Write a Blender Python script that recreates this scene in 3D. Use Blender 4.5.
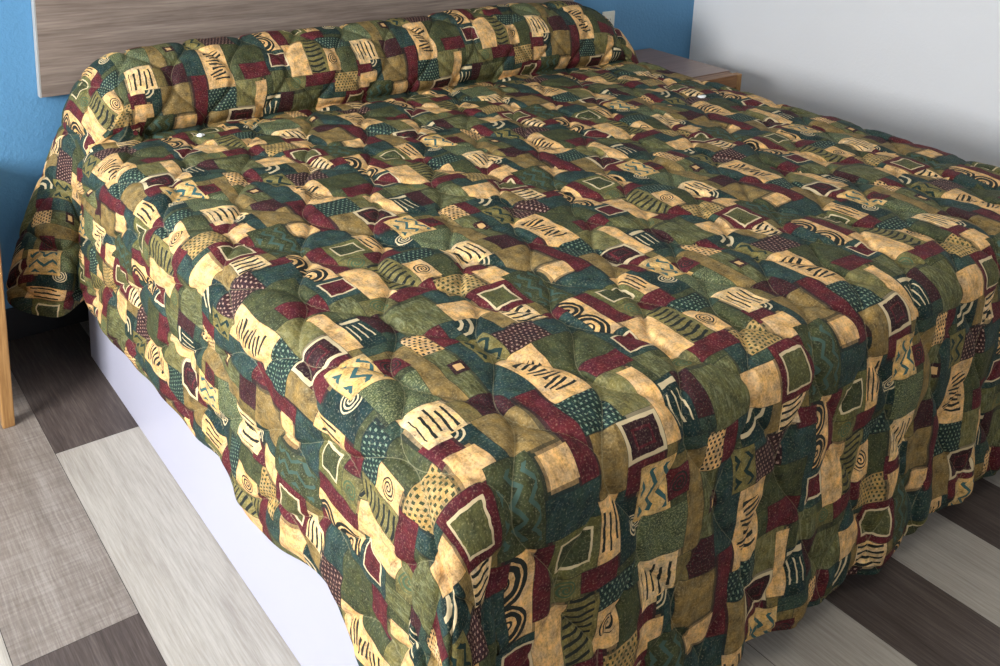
import bpy, bmesh, math, random
import numpy as np
from mathutils import Matrix, Vector

C = bpy.context.scene
for o in list(bpy.data.objects):
    bpy.data.objects.remove(o)
col = C.collection

# ------------------------------------------------------------------ camera, sky, lights, exposure
YAW, PITCH, ROLL, FPX, PY0, CAM_H = 0.66963, 0.24079, 0.04337, 992.06, 61.15, 1.62
fwd = Vector((math.sin(YAW)*math.cos(PITCH), math.cos(YAW)*math.cos(PITCH), -math.sin(PITCH)))
rgt = Vector((math.cos(YAW), -math.sin(YAW), 0)); upv = rgt.cross(fwd)
r2 = rgt*math.cos(ROLL)+upv*math.sin(ROLL); u2 = -rgt*math.sin(ROLL)+upv*math.cos(ROLL)
cd = bpy.data.cameras.new('camera'); cam = bpy.data.objects.new('camera', cd); col.objects.link(cam)
cam.matrix_world = Matrix(((r2.x, u2.x, -fwd.x, 0), (r2.y, u2.y, -fwd.y, 0), (r2.z, u2.z, -fwd.z, CAM_H), (0, 0, 0, 1)))
cd.sensor_width = 36; cd.sensor_fit = 'HORIZONTAL'; cd.lens = 36*FPX/1000
cd.shift_y = -(333-PY0)/1000; cd.clip_start = 0.02
C.camera = cam

w = bpy.data.worlds.new('sky'); C.world = w; w.use_nodes = True
bg = w.node_tree.nodes['Background']; bg.inputs[0].default_value = (0.75, 0.86, 1.0, 1); bg.inputs[1].default_value = 1.2

WIN = (-1.70, 1.00, 2.30, 1.02, 2.05)          # x of the wall, y range, z range of the window
def area(name, loc, rot, sx, sy, power, colr):
    l = bpy.data.lights.new(name, 'AREA'); l.shape = 'RECTANGLE'; l.size = sx; l.size_y = sy; l.energy = power; l.color = colr
    o = bpy.data.objects.new(name, l); col.objects.link(o); o.location = loc; o.rotation_euler = rot
    return o
# daylight entering through the window in the left wall
area('window_daylight', (WIN[0]-0.10, (WIN[1]+WIN[2])/2, (WIN[3]+WIN[4])/2), (0, -math.pi/2, 0), WIN[4]-WIN[3], WIN[2]-WIN[1], 190, (0.98, 0.985, 1.0))
# soft, low fill added under the ceiling to lift the ambient light; no real lamp
area('ceiling_fill_light', (1.2, 0.2, 2.42), (0, 0, 0), 0.5, 0.5, 7, (1.0, 0.95, 0.88))

C.view_settings.view_transform = 'Standard'; C.view_settings.look = 'None'
C.view_settings.gamma = 1.0; C.view_settings.use_curve_mapping = False
C.view_settings.exposure = 0.0

# ------------------------------------------------------------------ helpers
def lin(r, g, b):
    f = lambda c: (c/255/12.92) if c/255 <= 0.04045 else ((c/255+0.055)/1.055)**2.4
    return (f(r), f(g), f(b), 1.0)

def tag(o, label=None, cat=None, group=None, kind=None):
    if label: o['label'] = label
    if cat: o['category'] = cat
    if group: o['group'] = group
    if kind: o['kind'] = kind
    return o

def link_bm(name, bm, mat, parent=None, smooth=False):
    bmesh.ops.recalc_face_normals(bm, faces=bm.faces[:])
    me = bpy.data.meshes.new(name); bm.to_mesh(me); bm.free()
    if smooth:
        for p in me.polygons: p.use_smooth = True
    o = bpy.data.objects.new(name, me); col.objects.link(o)
    if mat: me.materials.append(mat)
    if parent: o.parent = parent
    return o

def add_box(bm, x0, x1, y0, y1, z0, z1, bev=0.0, seg=2):
    r = bmesh.ops.create_cube(bm, size=1)
    vs = r['verts']
    for v in vs:
        v.co.x = x0 + (v.co.x+.5)*(x1-x0); v.co.y = y0 + (v.co.y+.5)*(y1-y0); v.co.z = z0 + (v.co.z+.5)*(z1-z0)
    if bev > 0:
        es = list({e for v in vs for e in v.link_edges})
        bmesh.ops.bevel(bm, geom=es, offset=bev, segments=seg, affect='EDGES', profile=0.5)

def box(name, mat, x0, x1, y0, y1, z0, z1, bev=0.0, parent=None):
    bm = bmesh.new(); add_box(bm, x0, x1, y0, y1, z0, z1, bev)
    return link_bm(name, bm, mat, parent)

def empty(name, loc):
    o = bpy.data.objects.new(name, None); col.objects.link(o); o.location = loc; o.empty_display_size = .1
    return o

def reparent(ch, root):
    ch.parent = root; ch.matrix_parent_inverse = Matrix.Translation(-Vector(root.location))
    return ch

class NT:
    """small wrapper for building node trees"""
    def __init__(s, name):
        s.m = bpy.data.materials.new(name); s.m.use_nodes = True; s.t = s.m.node_tree; s.n = s.t.nodes
        s.bsdf = s.n['Principled BSDF']
    def put(s, inp, v):
        if isinstance(v, bpy.types.NodeSocket): s.t.links.new(v, inp)
        else: inp.default_value = v
    def math(s, op, a, b=None, c=None, clamp=False):
        nd = s.n.new('ShaderNodeMath'); nd.operation = op; nd.use_clamp = clamp
        for i, v in enumerate((a, b, c)):
            if v is not None: s.put(nd.inputs[i], v)
        return nd.outputs[0]
    def add(s, a, b): return s.math('ADD', a, b)
    def sub(s, a, b): return s.math('SUBTRACT', a, b)
    def mul(s, a, b): return s.math('MULTIPLY', a, b)
    def div(s, a, b): return s.math('DIVIDE', a, b)
    def lt(s, a, b): return s.math('LESS_THAN', a, b)
    def gt(s, a, b): return s.math('GREATER_THAN', a, b)
    def abs(s, a): return s.math('ABSOLUTE', a)
    def frac(s, a): return s.math('FRACT', a)
    def floor(s, a): return s.math('FLOOR', a)
    def sin(s, a): return s.math('SINE', a)
    def mx(s, a, b): return s.math('MAXIMUM', a, b)
    def both(s, *a):
        r = a[0]
        for x in a[1:]: r = s.mul(r, x)
        return r
    def mix(s, f, a, b, mode='MIX'):
        nd = s.n.new('ShaderNodeMix'); nd.data_type = 'RGBA'; nd.blend_type = mode
        s.put(nd.inputs[0], f); s.put(nd.inputs[6], a); s.put(nd.inputs[7], b)
        return nd.outputs[2]
    def attr(s, name):
        nd = s.n.new('ShaderNodeAttribute'); nd.attribute_name = name
        return nd
    def coord(s, which='Object'):
        return s.n.new('ShaderNodeTexCoord').outputs[which]
    def mapping(s, vec, scale=(1, 1, 1), loc=(0, 0, 0), rot=(0, 0, 0)):
        nd = s.n.new('ShaderNodeMapping'); s.put(nd.inputs[0], vec)
        nd.inputs['Scale'].default_value = scale; nd.inputs['Location'].default_value = loc; nd.inputs['Rotation'].default_value = rot
        return nd.outputs[0]
    def noise(s, vec, scale, detail=3, rough=.5, dist=0.0):
        nd = s.n.new('ShaderNodeTexNoise'); s.put(nd.inputs['Vector'], vec)
        nd.inputs['Scale'].default_value = scale; nd.inputs['Detail'].default_value = detail
        nd.inputs['Roughness'].default_value = rough; nd.inputs['Distortion'].default_value = dist
        return nd.outputs[0]
    def remap(s, v, a, b, c, d):
        nd = s.n.new('ShaderNodeMapRange'); s.put(nd.inputs[0], v)
        for i, x in enumerate((a, b, c, d)): nd.inputs[i+1].default_value = x
        return nd.outputs[0]
    def ramp(s, f, stops):
        nd = s.n.new('ShaderNodeValToRGB'); s.put(nd.inputs[0], f); e = nd.color_ramp.elements
        e[0].position, e[0].color = stops[0]; e[1].position, e[1].color = stops[-1]
        for p, c in stops[1:-1]:
            k = e.new(p); k.color = c
        return nd.outputs[0]
    def bump(s, h, strength, dist):
        nd = s.n.new('ShaderNodeBump'); nd.inputs['Strength'].default_value = strength; nd.inputs['Distance'].default_value = dist
        s.put(nd.inputs['Height'], h); s.t.links.new(nd.outputs[0], s.bsdf.inputs['Normal'])
    def out(s, color, rough=.5, spec=.5):
        s.put(s.bsdf.inputs['Base Color'], color); s.put(s.bsdf.inputs['Roughness'], rough)
        s.bsdf.inputs['Specular IOR Level'].default_value = spec
        return s.m

def paint(name, rgb, rough=.6, bumpy=.25, scale=140, var=.05, spec=.3):
    t = NT(name); co = t.coord()
    n1 = t.noise(co, 3, 3); n2 = t.noise(co, scale, 3, .6)
    c = t.mix(n1, tuple(x*(1-var) for x in rgb[:3])+(1,), tuple(min(1, x*(1+var)) for x in rgb[:3])+(1,))
    if bumpy: t.bump(n2, bumpy, .004)
    return t.out(c, rough, spec)

def wood(name, dark, light, axis='X', rough=.45, fine=220, coarse=5, spec=.4):
    t = NT(name); co = t.coord()
    sc = {'X': (.05, 1, 1), 'Y': (1, .05, 1), 'Z': (1, 1, .05)}[axis]
    v = t.mapping(co, sc)
    a = t.noise(v, fine, 3, .6); b = t.noise(v, coarse*5, 4, .55, .4)
    f = t.add(t.mul(a, .5), t.mul(b, .5))
    c = t.ramp(f, [(.36, dark), (.52, tuple((x+y)/2 for x, y in zip(dark, light))), (.66, light)])
    t.bump(a, .12, .001)
    return t.out(c, rough, spec)

# ------------------------------------------------------------------ materials
M_blue = paint('blue_wall_paint', lin(90, 142, 182), .55, .5, 90, .04)
M_white = paint('white_wall_paint', lin(226, 226, 226), .6, .25, 90, .02)
M_ceil = paint('ceiling_paint', lin(235, 234, 230), .8, .2, 90, .02)
M_base = paint('charcoal_rubber_baseboard', lin(42, 42, 44), .5, 0, 90, .05)
M_basewhite = paint('white_laminate_panel', lin(182, 182, 198), .35, 0.03, 60, .015, .4)
M_frame = paint('white_window_frame', lin(235, 235, 232), .4, 0, 60, .02)
M_plate = paint('ivory_plastic', lin(225, 225, 212), .35, 0, 60, .01, .5)
M_head = wood('grey_brown_laminate', lin(108, 94, 86), lin(152, 138, 127), 'X', .5, 160, 6)
M_edge = paint('pale_edge_band', lin(160, 160, 158), .5, 0, 60, .03)
M_oak = wood('honey_oak_wood', lin(140, 98, 54), lin(196, 152, 96), 'Z', .45)
M_oakx = wood('honey_oak_drawer_wood', lin(112, 74, 44), lin(168, 120, 76), 'X', .45)
M_top = wood('brown_laminate_top', lin(126, 98, 84), lin(152, 122, 106), 'X', .3, 120, 4, .5)
M_dark = paint('dark_gap', lin(24, 20, 18), .8, 0, 60, 0)
M_matt = paint('mattress_ticking', lin(220, 216, 205), .8, .1, 200, .02)
M_lint = paint('white_lint', lin(245, 245, 242), .8, .3, 500, .02)
t = NT('clear_window_glass'); t.bsdf.inputs['Transmission Weight'].default_value = 1.0; t.bsdf.inputs['IOR'].default_value = 1.0
M_glass = t.out((1, 1, 1, 1), 0.0, .2)

# ------------------------------------------------------------------ room shell
XL, XR, YF, YB, ZC = -1.70, 3.573, -1.60, 3.06, 2.50
TH = .10
def structure(o): o['kind'] = 'structure'; return o
structure(box('wall_back', M_blue, XL-TH, XR+TH, YB, YB+TH, -.05, ZC))
structure(box('wall_right', M_white, XR, XR+TH, YF-TH, YB, -.05, ZC))
structure(box('wall_front', M_white, XL-TH, XR+TH, YF-TH, YF, -.05, ZC))
structure(box('ceiling', M_ceil, XL-TH, XR+TH, YF-TH, YB+TH, ZC, ZC+.08))
bm = bmesh.new()
add_box(bm, XL-TH, XL, YF, WIN[1], -.05, ZC); add_box(bm, XL-TH, XL, WIN[2], YB, -.05, ZC)
add_box(bm, XL-TH, XL, WIN[1], WIN[2], -.05, WIN[3]); add_box(bm, XL-TH, XL, WIN[1], WIN[2], WIN[4], ZC)
structure(link_bm('wall_left', bm, M_white))
bm = bmesh.new()
f_ = .04
add_box(bm, XL-.07, XL-.02, WIN[1], WIN[1]+f_, WIN[3], WIN[4]); add_box(bm, XL-.07, XL-.02, WIN[2]-f_, WIN[2], WIN[3], WIN[4])
add_box(bm, XL-.07, XL-.02, WIN[1], WIN[2], WIN[3], WIN[3]+f_); add_box(bm, XL-.07, XL-.02, WIN[1], WIN[2], WIN[4]-f_, WIN[4])
add_box(bm, XL-.06, XL-.03, (WIN[1]+WIN[2])/2-.015, (WIN[1]+WIN[2])/2+.015, WIN[3], WIN[4])
structure(link_bm('window_1', bm, M_frame))
bm = bmesh.new()
add_box(bm, XL, XR, YB-.012, YB, 0, .105, .003)
structure(link_bm('baseboard_back', bm, M_base))
structure(box('baseboard_right', M_base, XR-.012, XR, YF, YB-.012, 0, .105, .003))
structure(box('baseboard_left', M_base, XL, XL+.012, YF, YB-.012, 0, .105, .003))

# floor: vinyl planks laid along the bed, one mesh
bounds = [XL-.05, -1.60, -1.37, -1.14, -.907, -.67, -.434, -.198, .040, .277, .5145, .752, .998, 1.244, 1.490, 1.728, 1.965, 2.202, 2.430, 2.667, 2.904, 3.141, 3.378, XR+.05]
DK, MD, LT = 0, 1, 2
fixed = {9: ([1.766, 2.986], [DK, MD, LT]), 10: ([1.178, 2.402], [DK, LT, DK]), 8: ([.9, 2.1], [MD, LT, DK]),
         14: ([-.3, 1.35], [DK, LT, MD]), 15: ([-.1, 1.30], [LT, DK, LT]), 16: ([-.5, 1.40], [DK, LT, DK]), 17: ([-.2, 1.25], [MD, DK, LT]), 18: ([-.4, 1.5], [DK, LT, MD]), 13: ([.2, 1.4], [LT, LT, DK])}
random.seed(4)
verts, faces, tone, seedv = [], [], [], []
for i in range(len(bounds)-1):
    x0, x1 = bounds[i], bounds[i+1]
    if i in fixed: js, ts = fixed[i]
    else:
        o_ = random.uniform(0, 1.22); js = [YF+o_+1.22*k for k in range(5) if YF+o_+1.22*k < YB]; ts = [random.choice((DK, MD, LT)) for _ in range(len(js)+1)]
    ys = [YF-.05]+list(js)+[YB+.05]
    for k in range(len(ys)-1):
        g = .0007; b = len(verts)
        verts += [(x0+g, ys[k]+g, 0), (x1-g, ys[k]+g, 0), (x1-g, ys[k+1]-g, 0), (x0+g, ys[k+1]-g, 0)]
        faces.append((b, b+1, b+2, b+3)); tone.append(ts[k]); seedv.append(random.random())
b = len(verts)
verts += [(XL-.05, YF-.05, -.0015), (XR+.05, YF-.05, -.0015), (XR+.05, YB+.05, -.0015), (XL-.05, YB+.05, -.0015), (XL-.05, YF-.05, -.05), (XR+.05, YF-.05, -.05), (XR+.05, YB+.05, -.05), (XL-.05, YB+.05, -.05)]
for q_ in ((0, 1, 2, 3), (4, 7, 6, 5), (0, 4, 5, 1), (1, 5, 6, 2), (2, 6, 7, 3), (3, 7, 4, 0)):
    faces.append(tuple(b+k for k in q_)); tone.append(-1); seedv.append(0)
me = bpy.data.meshes.new('floor'); me.from_pydata(verts, [], faces)
me.attributes.new('tone', 'FLOAT', 'FACE').data.foreach_set('value', np.array(tone, dtype=np.float32))
me.attributes.new('seed', 'FLOAT', 'FACE').data.foreach_set('value', np.array(seedv, dtype=np.float32))
t = NT('vinyl_planks'); co = t.coord(); sd = t.attr('seed').outputs['Fac']; tn = t.attr('tone').outputs['Fac']
off = t.n.new('ShaderNodeCombineXYZ'); t.put(off.inputs[0], t.mul(sd, 17.0)); t.put(off.inputs[1], t.mul(sd, 41.0)); t.put(off.inputs[2], t.mul(sd, 9.0))
vm = t.n.new('ShaderNodeVectorMath'); vm.operation = 'ADD'; t.put(vm.inputs[0], co); t.put(vm.inputs[1], off.outputs[0]); pc = vm.outputs[0]
grain = t.noise(t.mapping(pc, (1, .045, 1)), 330, 4, .65)
rings = t.noise(t.mapping(pc, (1, .10, 1)), 14, 4, .6, .8)
wv = t.n.new('ShaderNodeTexWave'); wv.wave_type = 'BANDS'; wv.bands_direction = 'X'; t.put(wv.inputs[0], t.mapping(pc, (1, .13, 1))); wv.inputs['Scale'].default_value = 22
wv.inputs['Distortion'].default_value = 9; wv.inputs['Detail'].default_value = 2; wv.inputs['Detail Scale'].default_value = 1.2
saw = t.noise(t.mapping(pc, (.10, 1, 1)), 120, 3, .6)
f = t.add(t.add(t.mul(grain, .50), t.mul(rings, .45)), t.mul(wv.outputs[0], .05))
cl = t.ramp(f, [(.34, lin(150, 142, 132)), (.50, lin(172, 165, 154)), (.64, lin(188, 182, 171))])
cdk = t.ramp(f, [(.34, lin(60, 51, 47)), (.50, lin(82, 72, 67)), (.64, lin(104, 93, 86))])
f2 = t.add(t.mul(f, .75), t.mul(saw, .25))
cm = t.ramp(f2, [(.38, lin(112, 102, 93)), (.50, lin(134, 124, 115)), (.62, lin(158, 149, 140))])
c = t.mix(t.gt(tn, .5), cdk, cm); c = t.mix(t.gt(tn, 1.5), c, cl); c = t.mix(t.lt(tn, -.5), c, lin(52, 46, 42))
t.bump(t.mul(grain, 1), .12, .001)
me.materials.append(t.out(c, .42, .35))
fo = bpy.data.objects.new('floor', me); col.objects.link(fo); structure(fo)

# ------------------------------------------------------------------ headboard, outlet
hb = empty('headboard', (1.725, YB, .7608))
reparent(box('panel', M_head, .684, 2.775, YB-.030, YB-.002, .7608, 1.45, .0015), hb)
e = reparent(box('edge_band', M_edge, .6795, .684, YB-.0305, YB-.002, .7608, 1.45), hb); tag(e, 'pale grey edge strip')
e = reparent(box('edge_band', M_edge, 2.775, 2.7795, YB-.0305, YB-.002, .7608, 1.45), hb); tag(e, 'pale grey edge strip')
tag(hb, 'grey-brown wood-grain headboard panel fixed to the blue wall', 'headboard')

op = empty('outlet_plate', (3.013, YB, .70))
bm = bmesh.new(); add_box(bm, 2.977, 3.049, YB-.008, YB, .700, .818, .003)
reparent(link_bm('cover_plate', bm, M_plate), op)
for z_ in (.737, .781):
    s_ = reparent(box('socket', M_plate, 2.996, 3.030, YB-.0105, YB-.007, z_-.014, z_+.014, .003), op)
    bm = bmesh.new()
    for dx in (-.006, .006): add_box(bm, 3.013+dx-.001, 3.013+dx+.001, YB-.0110, YB-.0100, z_-.003, z_+.005)
    sl = link_bm('slot', bm, M_dark); sl.parent = s_
tag(op, 'white wall plate on the blue wall beside the headboard', 'outlet')

# ------------------------------------------------------------------ bed base and mattress
bb = empty('bed_base', (1.78, 1.9, 0))
reparent(box('platform', M_basewhite, .7234, 2.83, 1.02, 2.827, 0, .34, .004), bb)
tag(bb, 'white box bed base standing on the plank floor', 'bed base')
bm = bmesh.new(); add_box(bm, .795, 2.78, 1.03, 2.68, .341, .645, .05, 4)
mt = link_bm('mattress', bm, M_matt, None, True)
tag(mt, 'mattress on the white bed base, hidden under the quilted bedspread', 'mattress')

# ------------------------------------------------------------------ night tables
def nightstand(x0, x1, y0, y1, h, label, name='nightstand'):
    root = empty(name, ((x0+x1)/2, (y0+y1)/2, 0))
    P = lambda o: reparent(o, root)
    post = .030
    for (px, py) in ((x0, y0), (x1-post, y0), (x0, y1-post), (x1-post, y1-post)):
        P(box('leg', M_oak, px, px+post, py, py+post, 0, h, .003))
    P(box('side_panel', M_oak, x0+.008, x0+.022, y0+post, y1-post, .13, h-.006))
    P(box('side_panel', M_oak, x1-.022, x1-.008, y0+post, y1-post, .13, h-.006))
    P(box('back_panel', M_oakx, x0+post, x1-post, y1-.018, y1-.008, .13, h-.006))
    P(box('bottom_panel', M_oakx, x0+post, x1-post, y0+.02, y1-.02, .13, .148))
    P(box('top_rail', M_oakx, x0+post, x1-post, y0, y0+.055, h-.055, h, .002))
    tp = P(box('tabletop', M_top, x0+.003, x1-.003, y0+.062, y1, h-.016, h+.001, .0015)); tag(tp, 'brown laminate tabletop')
    P(box('shadow_gap', M_dark, x0+.004, x1-.004, y0+.054, y0+.064, h-.03, h-.012))
    bm = bmesh.new(); zz = h-.060
    dr = P(box('drawer', M_oakx, x0+post+.003, x1-post-.003, y0+.012, y0+.03, .155, h-.062, .002))
    k = 0
    while zz-.022 > .16:
        add_box(bm, x0+post+.006, x1-post-.006, y0+.004, y0+.014, zz-.018, zz-.004, .003); zz -= .022; k += 1
    sl = link_bm('slats', bm, M_oakx); sl.parent = dr
    bm = bmesh.new(); bmesh.ops.create_uvsphere(bm, u_segments=16, v_segments=10, radius=.013, matrix=Matrix.Translation(((x0+x1)/2, y0-.010, (h-.06+.155)/2)))
    kn = link_bm('knob', bm, M_oak, None, True); kn.parent = dr
    tag(root, label, 'nightstand')
    return root
nightstand(2.950, 3.285, 2.520, 3.045, .625, 'brown wooden nightstand in the corner by the white wall, beyond the bed')
nightstand(.02, .461, 2.583, 3.045, .615, 'honey wood nightstand left of the bed, only its front leg in view')

# ------------------------------------------------------------------ the bedspread
CELL, NX, NY, SH = .005, 147, 93, 79
PATCH = [('olive',37,56,69,83), ('olive',34,41,30,53), ('teal',43,52,18,39), ('teal',43,49,39,54), ('zigS',49,60,39,55), ('frameT',36,42,38,45), ('tan',25,33,29,63), ('checker',35,41,54,66), ('burg',42,48,55,67), ('teal',51,56,60,69), ('arcsT',54,68,56,68), ('tan',68,75,56,68), ('cream',57,71,70,82), ('frameB',74,86,66,86), ('dotsTan',135,150,-7,7), ('burg',125,134,1,6), ('teal',58,66,82,95), ('spiralC',132,140,11,23), ('stripeO',124,132,11,34), ('burg',115,136,0,9), ('dotsTeal',135,143,26,35), ('burg',7,15,3,14), ('tallyY',7,23,11,30), ('arcsS',16,25,7,13), ('tan',24,40,-5,13), ('cream',86,98,86,98), ('burgdk',31,42,15,26), ('cream',113,126,76,86), ('burg',123,130,74,111), ('dotsTeal',131,144,86,99), ('tan',134,142,65,84), ('frameC',-3,6,72,83), ('burg',-4,12,61,71), ('hatch',69,85,-7,11), ('burg',77,92,11,20), ('leaf',71,88,22,38), ('frameT2',94,110,13,30), ('cream',107,120,8,32), ('arcsC',96,105,31,58), ('burg',107,113,33,58), ('teal',79,96,41,49), ('burg',87,97,51,58), ('wave',75,88,53,65), ('zigO',93,109,59,89), ('teal',111,127,60,74), ('spiralT',-5,11,38,59), ('tallyY2',132,139,43,64), ('frameO',115,130,43,60), ('spiralO',113,125,34,40), ('burg',125,137,35,43), ('burgdk',30,37,78,91), ('barsT',21,28,78,89), ('spiralO',103,114,0,7), ('cream',13,19,74,102), ('zigT',2,18,48,68), ('mottle',5,24,30,48), ('spiralB',17,26,51,61), ('dotsBurg',60,79,40,53), ('tallyX',54,69,7,37), ('olive',92,102,-1,13)]
CREAM, TAN, OLIVE, DOLIVE, TEAL, DTEAL, BURG, DBURG = lin(210, 168, 112), lin(126, 104, 62), lin(84, 84, 50), lin(60, 65, 40), lin(40, 60, 55), lin(25, 46, 43), lin(84, 27, 34), lin(50, 26, 29)
INK, CLINE, LTEAL, GREY = lin(34, 38, 34), lin(206, 186, 146), lin(66, 88, 78), lin(138, 140, 104)
# kind: base, ink, third colour, motif
KIND = {'olive': (OLIVE, GREY, OLIVE, 12), 'teal': (TEAL, DTEAL, TEAL, 0), 'tan': (TAN, TAN, TAN, 0), 'cream': (CREAM, CREAM, CREAM, 0), 'burg': (BURG, BURG, BURG, 0), 'burgdk': (DBURG, BURG, DBURG, 13),
 'zigS': (lin(112, 102, 58), DTEAL, CREAM, 7), 'frameT': (DBURG, CREAM, CREAM, 14), 'checker': (CREAM, INK, CREAM, 6), 'arcsT': (DTEAL, CLINE, DTEAL, 11), 'frameB': (BURG, CLINE, OLIVE, 3),
 'dotsTan': (lin(166, 136, 84), DOLIVE, TAN, 6), 'spiralC': (CREAM, INK, CREAM, 5), 'stripeO': (lin(116, 106, 62), INK, OLIVE, 9), 'dotsTeal': (DTEAL, lin(118, 136, 112), TEAL, 15), 'tallyY': (lin(224, 188, 134), INK, CREAM, 1),
 'tallyY2': (CREAM, INK, CREAM, 1), 'arcsS': (DTEAL, CLINE, DTEAL, 11), 'frameC': (DBURG, CLINE, BURG, 4), 'hatch': (lin(104, 98, 58), lin(140, 134, 92), OLIVE, 12), 'leaf': (DOLIVE, OLIVE, OLIVE, 12),
 'frameT2': (TEAL, CLINE, BURG, 3), 'arcsC': (CREAM, INK, CREAM, 8), 'wave': (lin(222, 188, 136), INK, CREAM, 9), 'zigO': (DOLIVE, LTEAL, DOLIVE, 7), 'spiralT': (DTEAL, CLINE, TEAL, 5), 'frameO': (lin(94, 92, 52), CLINE, DOLIVE, 3),
 'spiralO': (lin(102, 96, 56), lin(72, 92, 66), OLIVE, 5), 'barsT': (DTEAL, CLINE, TEAL, 10), 'zigT': (lin(206, 168, 106), lin(56, 92, 92), CREAM, 7), 'mottle': (lin(74, 84, 58), lin(158, 158, 112), OLIVE, 13), 'spiralB': (BURG, INK, BURG, 5),
 'dotsBurg': (DBURG, lin(160, 128, 112), DBURG, 15), 'tallyX': (CREAM, INK, CREAM, 2), 'fillG': (DOLIVE, OLIVE, OLIVE, 12), 'fillT': (lin(46, 62, 50), LTEAL, TEAL, 13), 'fillO': (lin(108, 94, 54), TAN, OLIVE, 12)}
def dom(i, j):
    k = j//NY
    return (i-SH*k) % NX, j-NY*k
own = -np.ones((NX, NY), dtype=int); lu = np.zeros((NX, NY), dtype=int); lv = np.zeros((NX, NY), dtype=int)
rect = [list(p[1:]) for p in PATCH]; kinds = [p[0] for p in PATCH]
for n, (a, b, c_, d) in enumerate(rect):
    for i in range(a, b):
        for j in range(c_, d): own[dom(i, j)] = n
for rnd in range(7):
    for n, r in enumerate(rect):
        if rnd > 1 and kinds[n] in ('cream', 'tallyY', 'tallyY2', 'tallyX', 'arcsC', 'wave', 'spiralC', 'tan', 'zigT', 'burg', 'burgdk', 'dotsBurg'): continue
        for side in range(4):
            a, b, c_, d = r
            line = ([(a-1, j) for j in range(c_, d)], [(b, j) for j in range(c_, d)], [(i, c_-1) for i in range(a, b)], [(i, d) for i in range(a, b)])[side]
            if all(own[dom(*q)] < 0 for q in line):
                for q in line: own[dom(*q)] = n
                r[side] += (-1, 1, -1, 1)[side]
fill = 0
while True:                                             # the widest bare spots become plain green patches
    best = None
    for i0 in range(NX):
        for j0 in range(NY):
            if own[i0, j0] >= 0: continue
            wmax = 99
            for h in range(1, 22):
                wd = 0
                while wd < min(wmax, 22) and own[dom(i0+wd, j0+h-1)] < 0: wd += 1
                if wd == 0: break
                wmax = wd
                sc = min(wmax, 20)*h if min(wmax, h) >= 3 else 0
                if sc and (best is None or sc > best[0]): best = (sc, i0, j0, wmax, h)
    if best is None or best[0] < 12: break
    _, i0, j0, wd, h = best
    rect.append([i0, i0+wd, j0, j0+h]); kinds.append(('fillG', 'fillT', 'fillO', 'fillG', 'teal')[fill % 5]); fill += 1
    for i in range(i0, i0+wd):
        for j in range(j0, j0+h): own[dom(i, j)] = len(rect)-1
for n, (a, b, c_, d) in enumerate(rect):
    for i in range(a, b):
        for j in range(c_, d):
            q = dom(i, j)
            if own[q] == n: lu[q] = i-a; lv[q] = j-c_
while (own < 0).any():                                  # hairline leftovers join the patch beside them
    prev = own.copy()
    for i in range(NX):
        for j in range(NY):
            if prev[i, j] < 0:
                for di, dj in ((-1, 0), (1, 0), (0, -1), (0, 1)):
                    q = dom(i+di, j+dj)
                    if prev[q] >= 0:
                        own[i, j] = prev[q]; lu[i, j] = lu[q]-di; lv[i, j] = lv[q]-dj; break

def sstep(x, a, b):
    x = np.clip((x-a)/(b-a), 0, 1); return x*x*(3-2*x)
# section of the spread along the bed: flat, then up and over the pillows
prof = np.array([(2.30, .708), (2.50, .706), (2.64, .702), (2.72, .692), (2.752, .688), (2.748, .705), (2.728, .735), (2.724, .785), (2.742, .84), (2.785, .892), (2.84, .922), (2.90, .930), (2.955, .915), (2.995, .875), (3.015, .81), (3.02, .74)])
def spline(P, n=40):
    Q = np.vstack([2*P[0]-P[1], P, 2*P[-1]-P[-2]]); o = []
    for k in range(1, len(Q)-2):
        u = np.linspace(0, 1, n, endpoint=False)[:, None]
        a, b, c_, d = Q[k-1], Q[k], Q[k+1], Q[k+2]
        o.append(.5*((2*b)+(-a+c_)*u+(2*a-5*b+4*c_-d)*u**2+(-a+3*b-3*c_+d)*u**3))
    o.append(P[-1:]); return np.vstack(o)
sp = spline(prof); arc = np.concatenate([[0], np.cumsum(np.hypot(*np.diff(sp, axis=0).T))]) + sp[0, 0]
T_END = arc[-1]
ZT = .708
def prof_at(T):
    Tc = np.maximum(T, 1.0)
    y = np.where(Tc < sp[0, 0], Tc, np.interp(Tc, arc, sp[:, 0])); z = np.where(Tc < sp[0, 0], ZT, np.interp(Tc, arc, sp[:, 1]))
    return y, z
T_CR = float(np.interp(40*4, np.arange(len(arc)), arc))      # arc length at the crease in front of the pillows
hemT = np.array([1.0, 1.10, 1.16, 1.22, 1.34, 1.43, 1.52, 1.60, 1.68, 1.76, 1.85, 1.97, 2.14, 2.33, 2.56, T_CR, T_CR+.25, T_END-.10, T_END])
hemZ = np.array([.20, .255, .305, .355, .343, .310, .290, .292, .325, .325, .300, .312, .290, .266, .273, .27, .265, .262, .262])
rng = np.random.RandomState(3)
def lownoise(S, T, wl, n=10):
    o = 0
    for _ in range(n):
        a = rng.uniform(0, 2*np.pi); k = 2*np.pi/(wl*rng.uniform(.7, 1.5)); o = o+np.sin(k*(np.cos(a)*S+np.sin(a)*T)+rng.uniform(0, 6.28))
    return o/np.sqrt(n)
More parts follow.
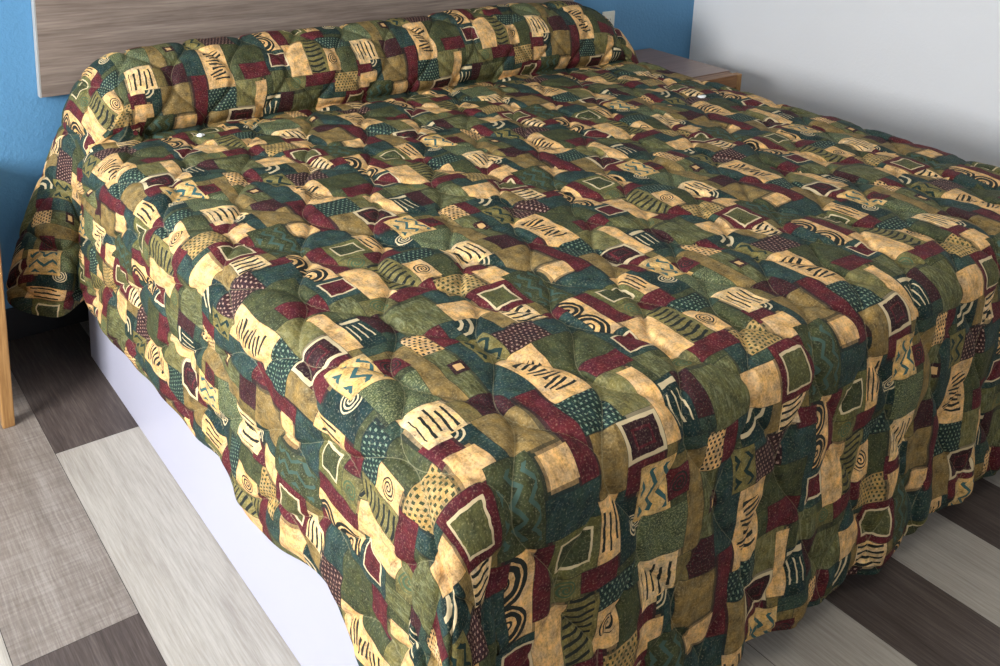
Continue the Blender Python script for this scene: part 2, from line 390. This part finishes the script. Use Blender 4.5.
def drape(S, T, clampit):
    y, z = prof_at(T)
    pil = sstep(T, T_CR-.02, T_CR+.22)
    EL, ER = .76+.14*pil, 2.80-.20*pil
    aL, aR, b = np.maximum(EL-S, 0), 0, 0
    aL = np.minimum(aL, .07)+np.maximum(aL-.07, 0)/1.28          # the quilting takes up length where the cloth hangs
    aL, aR, b = aL, np.maximum(S-ER, 0), np.maximum(1.0-T, 0)
    sx = np.where(aL > 0, -1.0, 1.0); a = np.maximum(aL, aR)
    r = np.hypot(a, b); rr = np.maximum(r, 1e-9); ca, cb = a/rr, b/rr
    rx = .072+np.where(sx < 0, .10, .25)*pil*ca; rz = .072+np.where(sx < 0, .12, .20)*pil*ca
    La = np.pi/2*np.sqrt((rx*rx+rz*rz)/2)
    tail = sstep(T, T_CR+.16, T_END-.06)
    aside = np.where(sx < 0, np.radians(3.5)+np.radians(19)*tail, np.radians(0.5))
    corner = np.clip(2*ca*cb, 0, 1)
    al = aside*ca**2+np.radians(1.5)*cb**2+np.radians(11)*corner
    # cloth lengths below the edge
    zh = sum(np.interp(T+o_, hemT, hemZ) for o_ in (-.05, -.025, 0, .025, .05))/5
    DL = np.where(sx < 0, La+np.maximum(z-rz-zh, .01)/np.cos(al), .50)
    DF = La+(ZT-.072-(.075+.012*np.sin(S*9+1)))/np.cos(al)
    Dlim = 1/((np.maximum(ca, 1e-6)/DL)**5+(np.maximum(cb, 1e-6)/DF)**5)**.2
    Dlim = np.minimum(Dlim, np.where(r > 0, La+(z-rz-.022)/np.cos(al), 9))
    re = np.minimum(r, Dlim) if clampit else r
    ph = np.clip(re/La, 0, 1)*np.pi/2; ext = np.maximum(re-La, 0)
    out = rx*np.sin(ph)+ext*np.sin(al); dn = rz*(1-np.cos(ph))+ext*np.cos(al)
    q = np.clip(ext/.40, 0, 1.4)
    th = np.arctan2(cb, np.maximum(ca, 1e-9))
    side = np.where(T > 1.0, 1.0, ca**4)*(a > 0); foot = np.where(b > 0, cb**4, 0)*(b > 0)
    out = out + q*side*(1-tail)*(.004*np.sin(T*13+.6)+.003*np.sin(T*31+2)) + q*foot*(.007*np.sin(S*21+.4)+.006*np.sin(S*38+1.1)+.003*np.sin(S*67))
    out = out + q*corner*(.032*np.sin(th*9+.3)+.012*np.sin(th*17))*(T < 1.0)
    # the spread is tucked in just below the pillows and swings out again towards the wall
    tuck = np.exp(-((T-T_CR-.05)/np.where(T < T_CR+.05, .045, .10))**2)
    out = out - np.where(sx < 0, .17, .04)*tuck*sstep(a, .03, .13)*(1-.85*sstep(dn, .22, .35)) + np.where(sx < 0, .062*tail*sstep(a, .16, .55), 0)
    X = np.clip(S, EL, ER)+sx*out*ca; Y = y-out*cb; Z = z-dn
    # near its left end the pillow roll comes forward
    Y = Y - .02*sstep(-X, -1.02, -.72)*sstep(T, 2.42, T_CR+.03)*(1-.55*sstep(T, T_CR+.15, T_END))
    # the loose side of the spread below the pillow swings forward as it falls
    Y = Y - np.where((sx < 0) & (a > 0), .20, 0)*sstep(T, T_CR+.17, T_CR+.36)*(1-.55*sstep(T, T_CR+.38, T_END))*sstep(ext, -.02, .40)
    # the two pillows dip a little where they meet and at the right end
    Z = Z - .010*sstep(X, 2.2, 2.85)*(1-pil)
    Z = Z + pil*(.008*np.cos((X-.85)*4.2)-.014) - .022*pil*sstep(-X, -1.5, -.75) - .012*pil*sstep(X, 2.3, 2.8)
    return X, Y, Z, r, Dlim
i0, i1, j0, j1 = -260, 560, -150, int(math.floor((T_END-1.0)/CELL))
gi = np.arange(i0, i1+1); gj = np.arange(j0, j1+1)
Gs, Gt = np.meshgrid(.70+gi*CELL, 1.0+gj*CELL, indexing='ij')
Sw = Gs+.0032*lownoise(Gs, Gt, .13); Tw = Gt+.0032*lownoise(Gs, Gt, .13)
Tw = np.minimum(Tw, T_END)
X0, Y0, Z0, R0, D0 = drape(Sw, Tw, False)
P0 = np.stack([X0, Y0, Z0], -1)
du = np.gradient(P0, axis=0); dv = np.gradient(P0, axis=1)
nrm = np.cross(du, dv); nrm /= np.maximum(np.linalg.norm(nrm, axis=-1, keepdims=True), 1e-12)
X1, Y1, Z1, R1, D1 = drape(Sw, Tw, True)
P1 = np.stack([X1, Y1, Z1], -1)
# quilting: onion-shaped stitch lines, puffed between
QW, QP, QX, QY = .0900, .170, .75, 1.240
ql = lambda k, T: QX+k*QW+((-1.0)**k)*(QW/2)*np.cos(2*np.pi*(T-QY)/(2*QP)*1.0)
kk = np.floor((Sw-QX)/QW)
lo = np.full_like(Sw, -1e9); hi = np.full_like(Sw, 1e9)
for dk in (-2, -1, 0, 1, 2):
    k = kk+dk; sg = np.where(np.mod(k, 2) == 0, 1.0, -1.0)
    xl = QX+k*QW+sg*(QW/2)*np.cos(np.pi*(Tw-QY)/QP)
    lo = np.where((xl <= Sw) & (xl > lo), xl, lo); hi = np.where((xl > Sw) & (xl < hi), xl, hi)
wd = np.maximum(hi-lo, 1e-4); dd = np.minimum(Sw-lo, hi-Sw)
puff = (1-np.exp(-dd/.009))*np.sqrt(np.clip(wd/.18, 0, 1))
edge = sstep(D1-R1, 0.0, .03)
h = .0140*puff*edge - .0050
h = h + edge*(.0030*lownoise(Sw, Tw, .30)+.0011*lownoise(Sw, Tw, .055)*sstep(puff, 0, .5))
P = P1+nrm*h[..., None]
P[..., 2] = np.maximum(P[..., 2], .012)
P[..., 1] = np.minimum(P[..., 1], YB-.035)
# cells
ni, nj = len(gi)-1, len(gj)-1
inside = R0 <= D0+1e-9
keep = (inside[:-1, :-1] | inside[1:, :-1] | inside[:-1, 1:] | inside[1:, 1:])
ci, cj = np.nonzero(keep)
vid = np.arange((ni+1)*(nj+1)).reshape(ni+1, nj+1)
quad = np.stack([vid[ci, cj], vid[ci+1, cj], vid[ci+1, cj+1], vid[ci, cj+1]], -1)
Pf = P.reshape(-1, 3)
ar = np.linalg.norm(np.cross(Pf[quad[:, 2]]-Pf[quad[:, 0]], Pf[quad[:, 3]]-Pf[quad[:, 1]]), axis=-1)
ok = ar > 2e-7; quad, ci, cj = quad[ok], ci[ok], cj[ok]
used = np.unique(quad); remap_ = -np.ones(len(Pf), dtype=np.int64); remap_[used] = np.arange(len(used)); quad = remap_[quad]
nf = len(quad)
me = bpy.data.meshes.new('bedspread')
me.vertices.add(len(used)); me.loops.add(nf*4); me.polygons.add(nf)
me.vertices.foreach_set('co', Pf[used].astype(np.float32).ravel())
me.loops.foreach_set('vertex_index', quad.astype(np.int32).ravel())
me.polygons.foreach_set('loop_start', (np.arange(nf)*4).astype(np.int32))
me.polygons.foreach_set('use_smooth', np.ones(nf, dtype=bool))
me.update(calc_edges=True)
# which printed patch each cell belongs to
Iw, Jw = ci+i0, cj+j0
kq = Jw//NY; Id = (Iw-SH*kq) % NX; Jd = Jw-NY*kq
pid = own[Id, Jd]; pu = lu[Id, Jd]; pv = lv[Id, Jd]
rw = np.array([b-a for a, b, _, _ in rect]); rh = np.array([d-c_ for _, _, c_, d in rect])
luv = np.zeros((nf, 4, 2), dtype=np.float32)
for q, (du_, dv_) in enumerate(((0, 0), (1, 0), (1, 1), (0, 1))):
    luv[:, q, 0] = (pu+du_)/rw[pid]; luv[:, q, 1] = (pv+dv_)/rh[pid]
me.attributes.new('patch_uv', 'FLOAT2', 'CORNER').data.foreach_set('vector', luv.ravel())
suv = np.stack([Sw.ravel()[used][quad], Tw.ravel()[used][quad]], -1).astype(np.float32)
me.attributes.new('cloth_uv', 'FLOAT2', 'CORNER').data.foreach_set('vector', suv.ravel())
for ai, an in enumerate(('patch_base', 'patch_ink', 'patch_third')):
    arr = np.array([KIND[k][ai] for k in kinds], dtype=np.float32)[pid]
    me.attributes.new(an, 'FLOAT_COLOR', 'FACE').data.foreach_set('color', arr.ravel())
mo = np.array([KIND[k][3] for k in kinds], dtype=np.float32)[pid]
pd = np.stack([mo, rw[pid]*CELL, rh[pid]*CELL], -1).astype(np.float32)
me.attributes.new('patch_dim', 'FLOAT_VECTOR', 'FACE').data.foreach_set('vector', pd.ravel())

t = NT('printed_quilt_cotton')
def sep(sock):
    n_ = t.n.new('ShaderNodeSeparateXYZ'); t.put(n_.inputs[0], sock); return n_.outputs
cuv = t.attr('cloth_uv').outputs['Vector']; su, sv = sep(cuv)[:2]
luvs = sep(t.attr('patch_uv').outputs['Vector']); m_, w_, h_ = sep(t.attr('patch_dim').outputs['Vector'])
wob = t.n.new('ShaderNodeTexNoise'); t.put(wob.inputs['Vector'], cuv); wob.inputs['Scale'].default_value = 70; wob.inputs['Detail'].default_value = 1
wc = sep(wob.outputs['Color'])
uu = t.add(luvs[0], t.div(t.mul(t.sub(wc[0], .5), .0045), w_)); vv = t.add(luvs[1], t.div(t.mul(t.sub(wc[1], .5), .0045), h_))
um, vm_ = t.mul(uu, w_), t.mul(vv, h_)                       # metres inside the patch
uc, vc = t.sub(uu, .5), t.sub(vv, .5)
def only(k, mask): return t.mul(t.lt(t.abs(t.sub(m_, float(k))), .5), mask)
def band(x, c, hw): return t.lt(t.abs(t.sub(x, c)), hw)
masks = []
x = t.div(um, .0150); idx = t.floor(x)
masks.append((1, t.both(band(t.frac(x), .5, .17), band(uu, .5, .40), t.lt(t.abs(t.add(vc, t.mul(t.sin(t.mul(idx, 2.4)), .07))), .31))))
x = t.div(t.add(vm_, t.mul(t.mul(uc, w_), t.mul(t.sin(t.mul(vv, 15.0)), .28))), .0125); idx = t.floor(x)
masks.append((2, t.both(band(t.frac(x), .5, .24), band(vv, .50, .32), t.lt(t.abs(t.add(uc, t.mul(t.sin(t.mul(idx, 2.1)), .09))), .27))))
mm = t.mul(t.mx(t.abs(uc), t.abs(vc)), 2.0)
masks.append((3, t.both(t.lt(mm, .68), t.gt(mm, .585))))
masks.append((4, t.gt(mm, .80)))
x_, y_ = t.mul(uc, w_), t.mul(vc, h_)
rad = t.math('SQRT', t.add(t.mul(x_, x_), t.mul(y_, y_))); ang = t.math('ARCTAN2', y_, x_)
masks.append((5, t.both(t.lt(t.frac(t.sub(t.div(rad, .0068), t.div(ang, 6.2832))), .45), t.lt(rad, t.mul(t.math('MINIMUM', t.math('MINIMUM', w_, h_), .055), .40)))))
gy = t.div(vm_, .0098); gx = t.add(t.div(um, .0105), t.mul(t.math('MODULO', t.floor(gy), 2.0), .5))
masks.append((6, t.both(band(t.frac(gx), .5, .24), band(t.frac(gy), .5, .27))))
masks.append((15, t.both(band(t.frac(gx), .5, .17), band(t.frac(gy), .5, .22))))
tri = t.abs(t.sub(t.frac(t.div(vm_, .042)), .5))
x = t.add(t.div(um, .030), t.mul(tri, 1.15))
masks.append((7, t.both(band(t.frac(x), .5, .15), band(vv, .5, .40), band(uu, .5, .40))))
hv = t.mul(t.sub(t.frac(t.mul(vv, 2.0)), .5), t.mul(h_, .5)); ra = t.div(t.math('SQRT', t.add(t.mul(um, um), t.mul(hv, hv))), t.mul(h_, .25))
masks.append((8, t.both(t.lt(ra, 1.08), t.add(band(ra, .95, .10), t.add(band(ra, .62, .13), band(ra, .20, .06))))))
x = t.add(t.div(vm_, .0165), t.mul(t.sin(t.mul(uu, 5.0)), .25))
masks.append((9, t.both(band(t.frac(x), .5, .19), t.lt(uu, .86), t.gt(uu, .05))))
masks.append((10, t.mx(t.both(band(t.frac(t.mul(uu, 3.2)), .5, .11), t.lt(vv, .74), t.gt(vv, .25)), t.both(band(vv, .88, .05), t.gt(uu, .1)))))
rc = t.div(t.math('SQRT', t.add(t.mul(um, um), t.mul(t.sub(vm_, h_), t.sub(vm_, h_)))), h_)
masks.append((11, t.add(band(rc, .42, .065), band(rc, .74, .065))))
stk = t.noise(t.mapping(cuv, (1, .22, 1), rot=(0, 0, .35)), 190, 3, .6)
masks.append((12, t.mul(t.remap(stk, .50, .66, 0, 1), .55)))
fl = t.noise(cuv, 330, 2, .6)
masks.append((13, t.mul(t.remap(fl, .52, .64, 0, 1), .75)))
masks.append((14, t.lt(mm, .50)))
mk = None
for k, ms in masks:
    o_ = only(k, ms); mk = o_ if mk is None else t.add(mk, o_)
mk = t.math('MINIMUM', mk, 1.0)
third = t.add(only(3, t.lt(mm, .585)), t.add(only(4, t.both(t.lt(mm, .48), t.gt(mm, .36))), only(8, t.both(t.lt(ra, .49), t.gt(ra, .30)))))
base = t.attr('patch_base').outputs['Color']
base = t.mix(third, base, t.attr('patch_third').outputs['Color'])
# dyed, sponge-printed mottling
n1 = t.noise(cuv, 34, 4, .6); n2 = t.noise(cuv, 260, 3, .65); n3 = t.noise(t.mapping(cuv, (1, .4, 1), rot=(0, 0, .5)), 120, 3, .6)
tonef = t.add(t.add(t.mul(n1, .9), t.mul(n2, .75)), t.mul(n3, .55))
mul_ = t.remap(tonef, .80, 1.40, .32, 1.66)
cc = t.n.new('ShaderNodeCombineXYZ')
hue = t.sub(t.noise(t.mapping(cuv, loc=(3.1, 1.7, 0)), 46, 3, .6), .5)
for k, am in enumerate((.9, .45, -.9)): t.put(cc.inputs[k], t.mul(mul_, t.add(1.0, t.mul(hue, am))))
base = t.mix(1.0, base, cc.outputs[0], 'MULTIPLY')
base = t.mix(t.mul(t.remap(n2, .56, .68, 0, 1), .30), base, lin(184, 170, 136))
colr = t.mix(mk, base, t.attr('patch_ink').outputs['Color'])
# dark printed outline round every patch
eu = t.math('MINIMUM', t.mul(luvs[0], w_), t.mul(t.sub(1.0, luvs[0]), w_)); ev = t.math('MINIMUM', t.mul(luvs[1], h_), t.mul(t.sub(1.0, luvs[1]), h_))
ed = t.lt(t.math('MINIMUM', eu, ev), .0008)
colr = t.mix(t.mul(ed, .65), colr, INK)
# stitch thread
cs = t.mul(t.math('COSINE', t.mul(t.sub(sv, QY), math.pi/QP)), QW/2)
fx = t.sub(su, QX)
d0 = t.mul(t.abs(t.sub(t.frac(t.add(t.div(t.sub(fx, cs), 2*QW), .5)), .5)), 2*QW)
d1 = t.mul(t.abs(t.sub(t.frac(t.add(t.div(t.add(t.sub(fx, QW), cs), 2*QW), .5)), .5)), 2*QW)
thr = t.lt(t.math('MINIMUM', d0, d1), .0009)
colr = t.mix(t.mul(thr, .25), colr, lin(176, 168, 130))
t.bump(t.add(t.noise(cuv, 90, 3, .6), t.mul(t.noise(cuv, 1100, 1), .12)), .30, .004)
me.materials.append(t.out(colr, .72, .20))
bs = bpy.data.objects.new('bedspread', me); col.objects.link(bs)
md = bs.modifiers.new('thickness', 'SOLIDIFY'); md.thickness = .009; md.offset = -1.0; md.use_even_offset = False
tag(bs, 'quilted patchwork-print bedspread in green, burgundy and tan covering the bed and pillows', 'bedspread')

# ------------------------------------------------------------------ scraps of white lint on the spread
def top_z(x, y):
    d = (P[..., 0]-x)**2+(P[..., 1]-y)**2+np.where(P[..., 2] < .6, 9, 0); k = np.unravel_index(np.argmin(d), d.shape)
    return float(P[k][2])
def lint(x, y, lx, ly, rz, label):
    bm = bmesh.new(); bmesh.ops.create_icosphere(bm, subdivisions=3, radius=1)
    rr_ = random.Random(int(x*1000))
    ph = [rr_.uniform(0, 6) for _ in range(4)]
    for v in bm.verts:
        a = math.atan2(v.co.y, v.co.x); k = 1+.18*math.sin(2*a+ph[0])+.12*math.sin(3*a+ph[1])+.08*math.sin(5*a+ph[2])
        v.co = Vector((v.co.x*lx*k, v.co.y*ly*k, v.co.z*.0045*(1+.3*math.sin(4*v.co.x+ph[3]))))
    o = link_bm('lint_scrap', bm, M_lint, None, True); o.location = (x, y, top_z(x, y)+.0035); o.rotation_euler = (0, 0, rz)
    return tag(o, label, 'lint', 'white lint on the bedspread')
lint(2.615, 2.165, .018, .012, .5, 'white scrap of lint on the bedspread near the right-hand nightstand')
lint(.995, 2.60, .011, .011, .2, 'white scrap of lint on the bedspread close to the left end of the pillows')
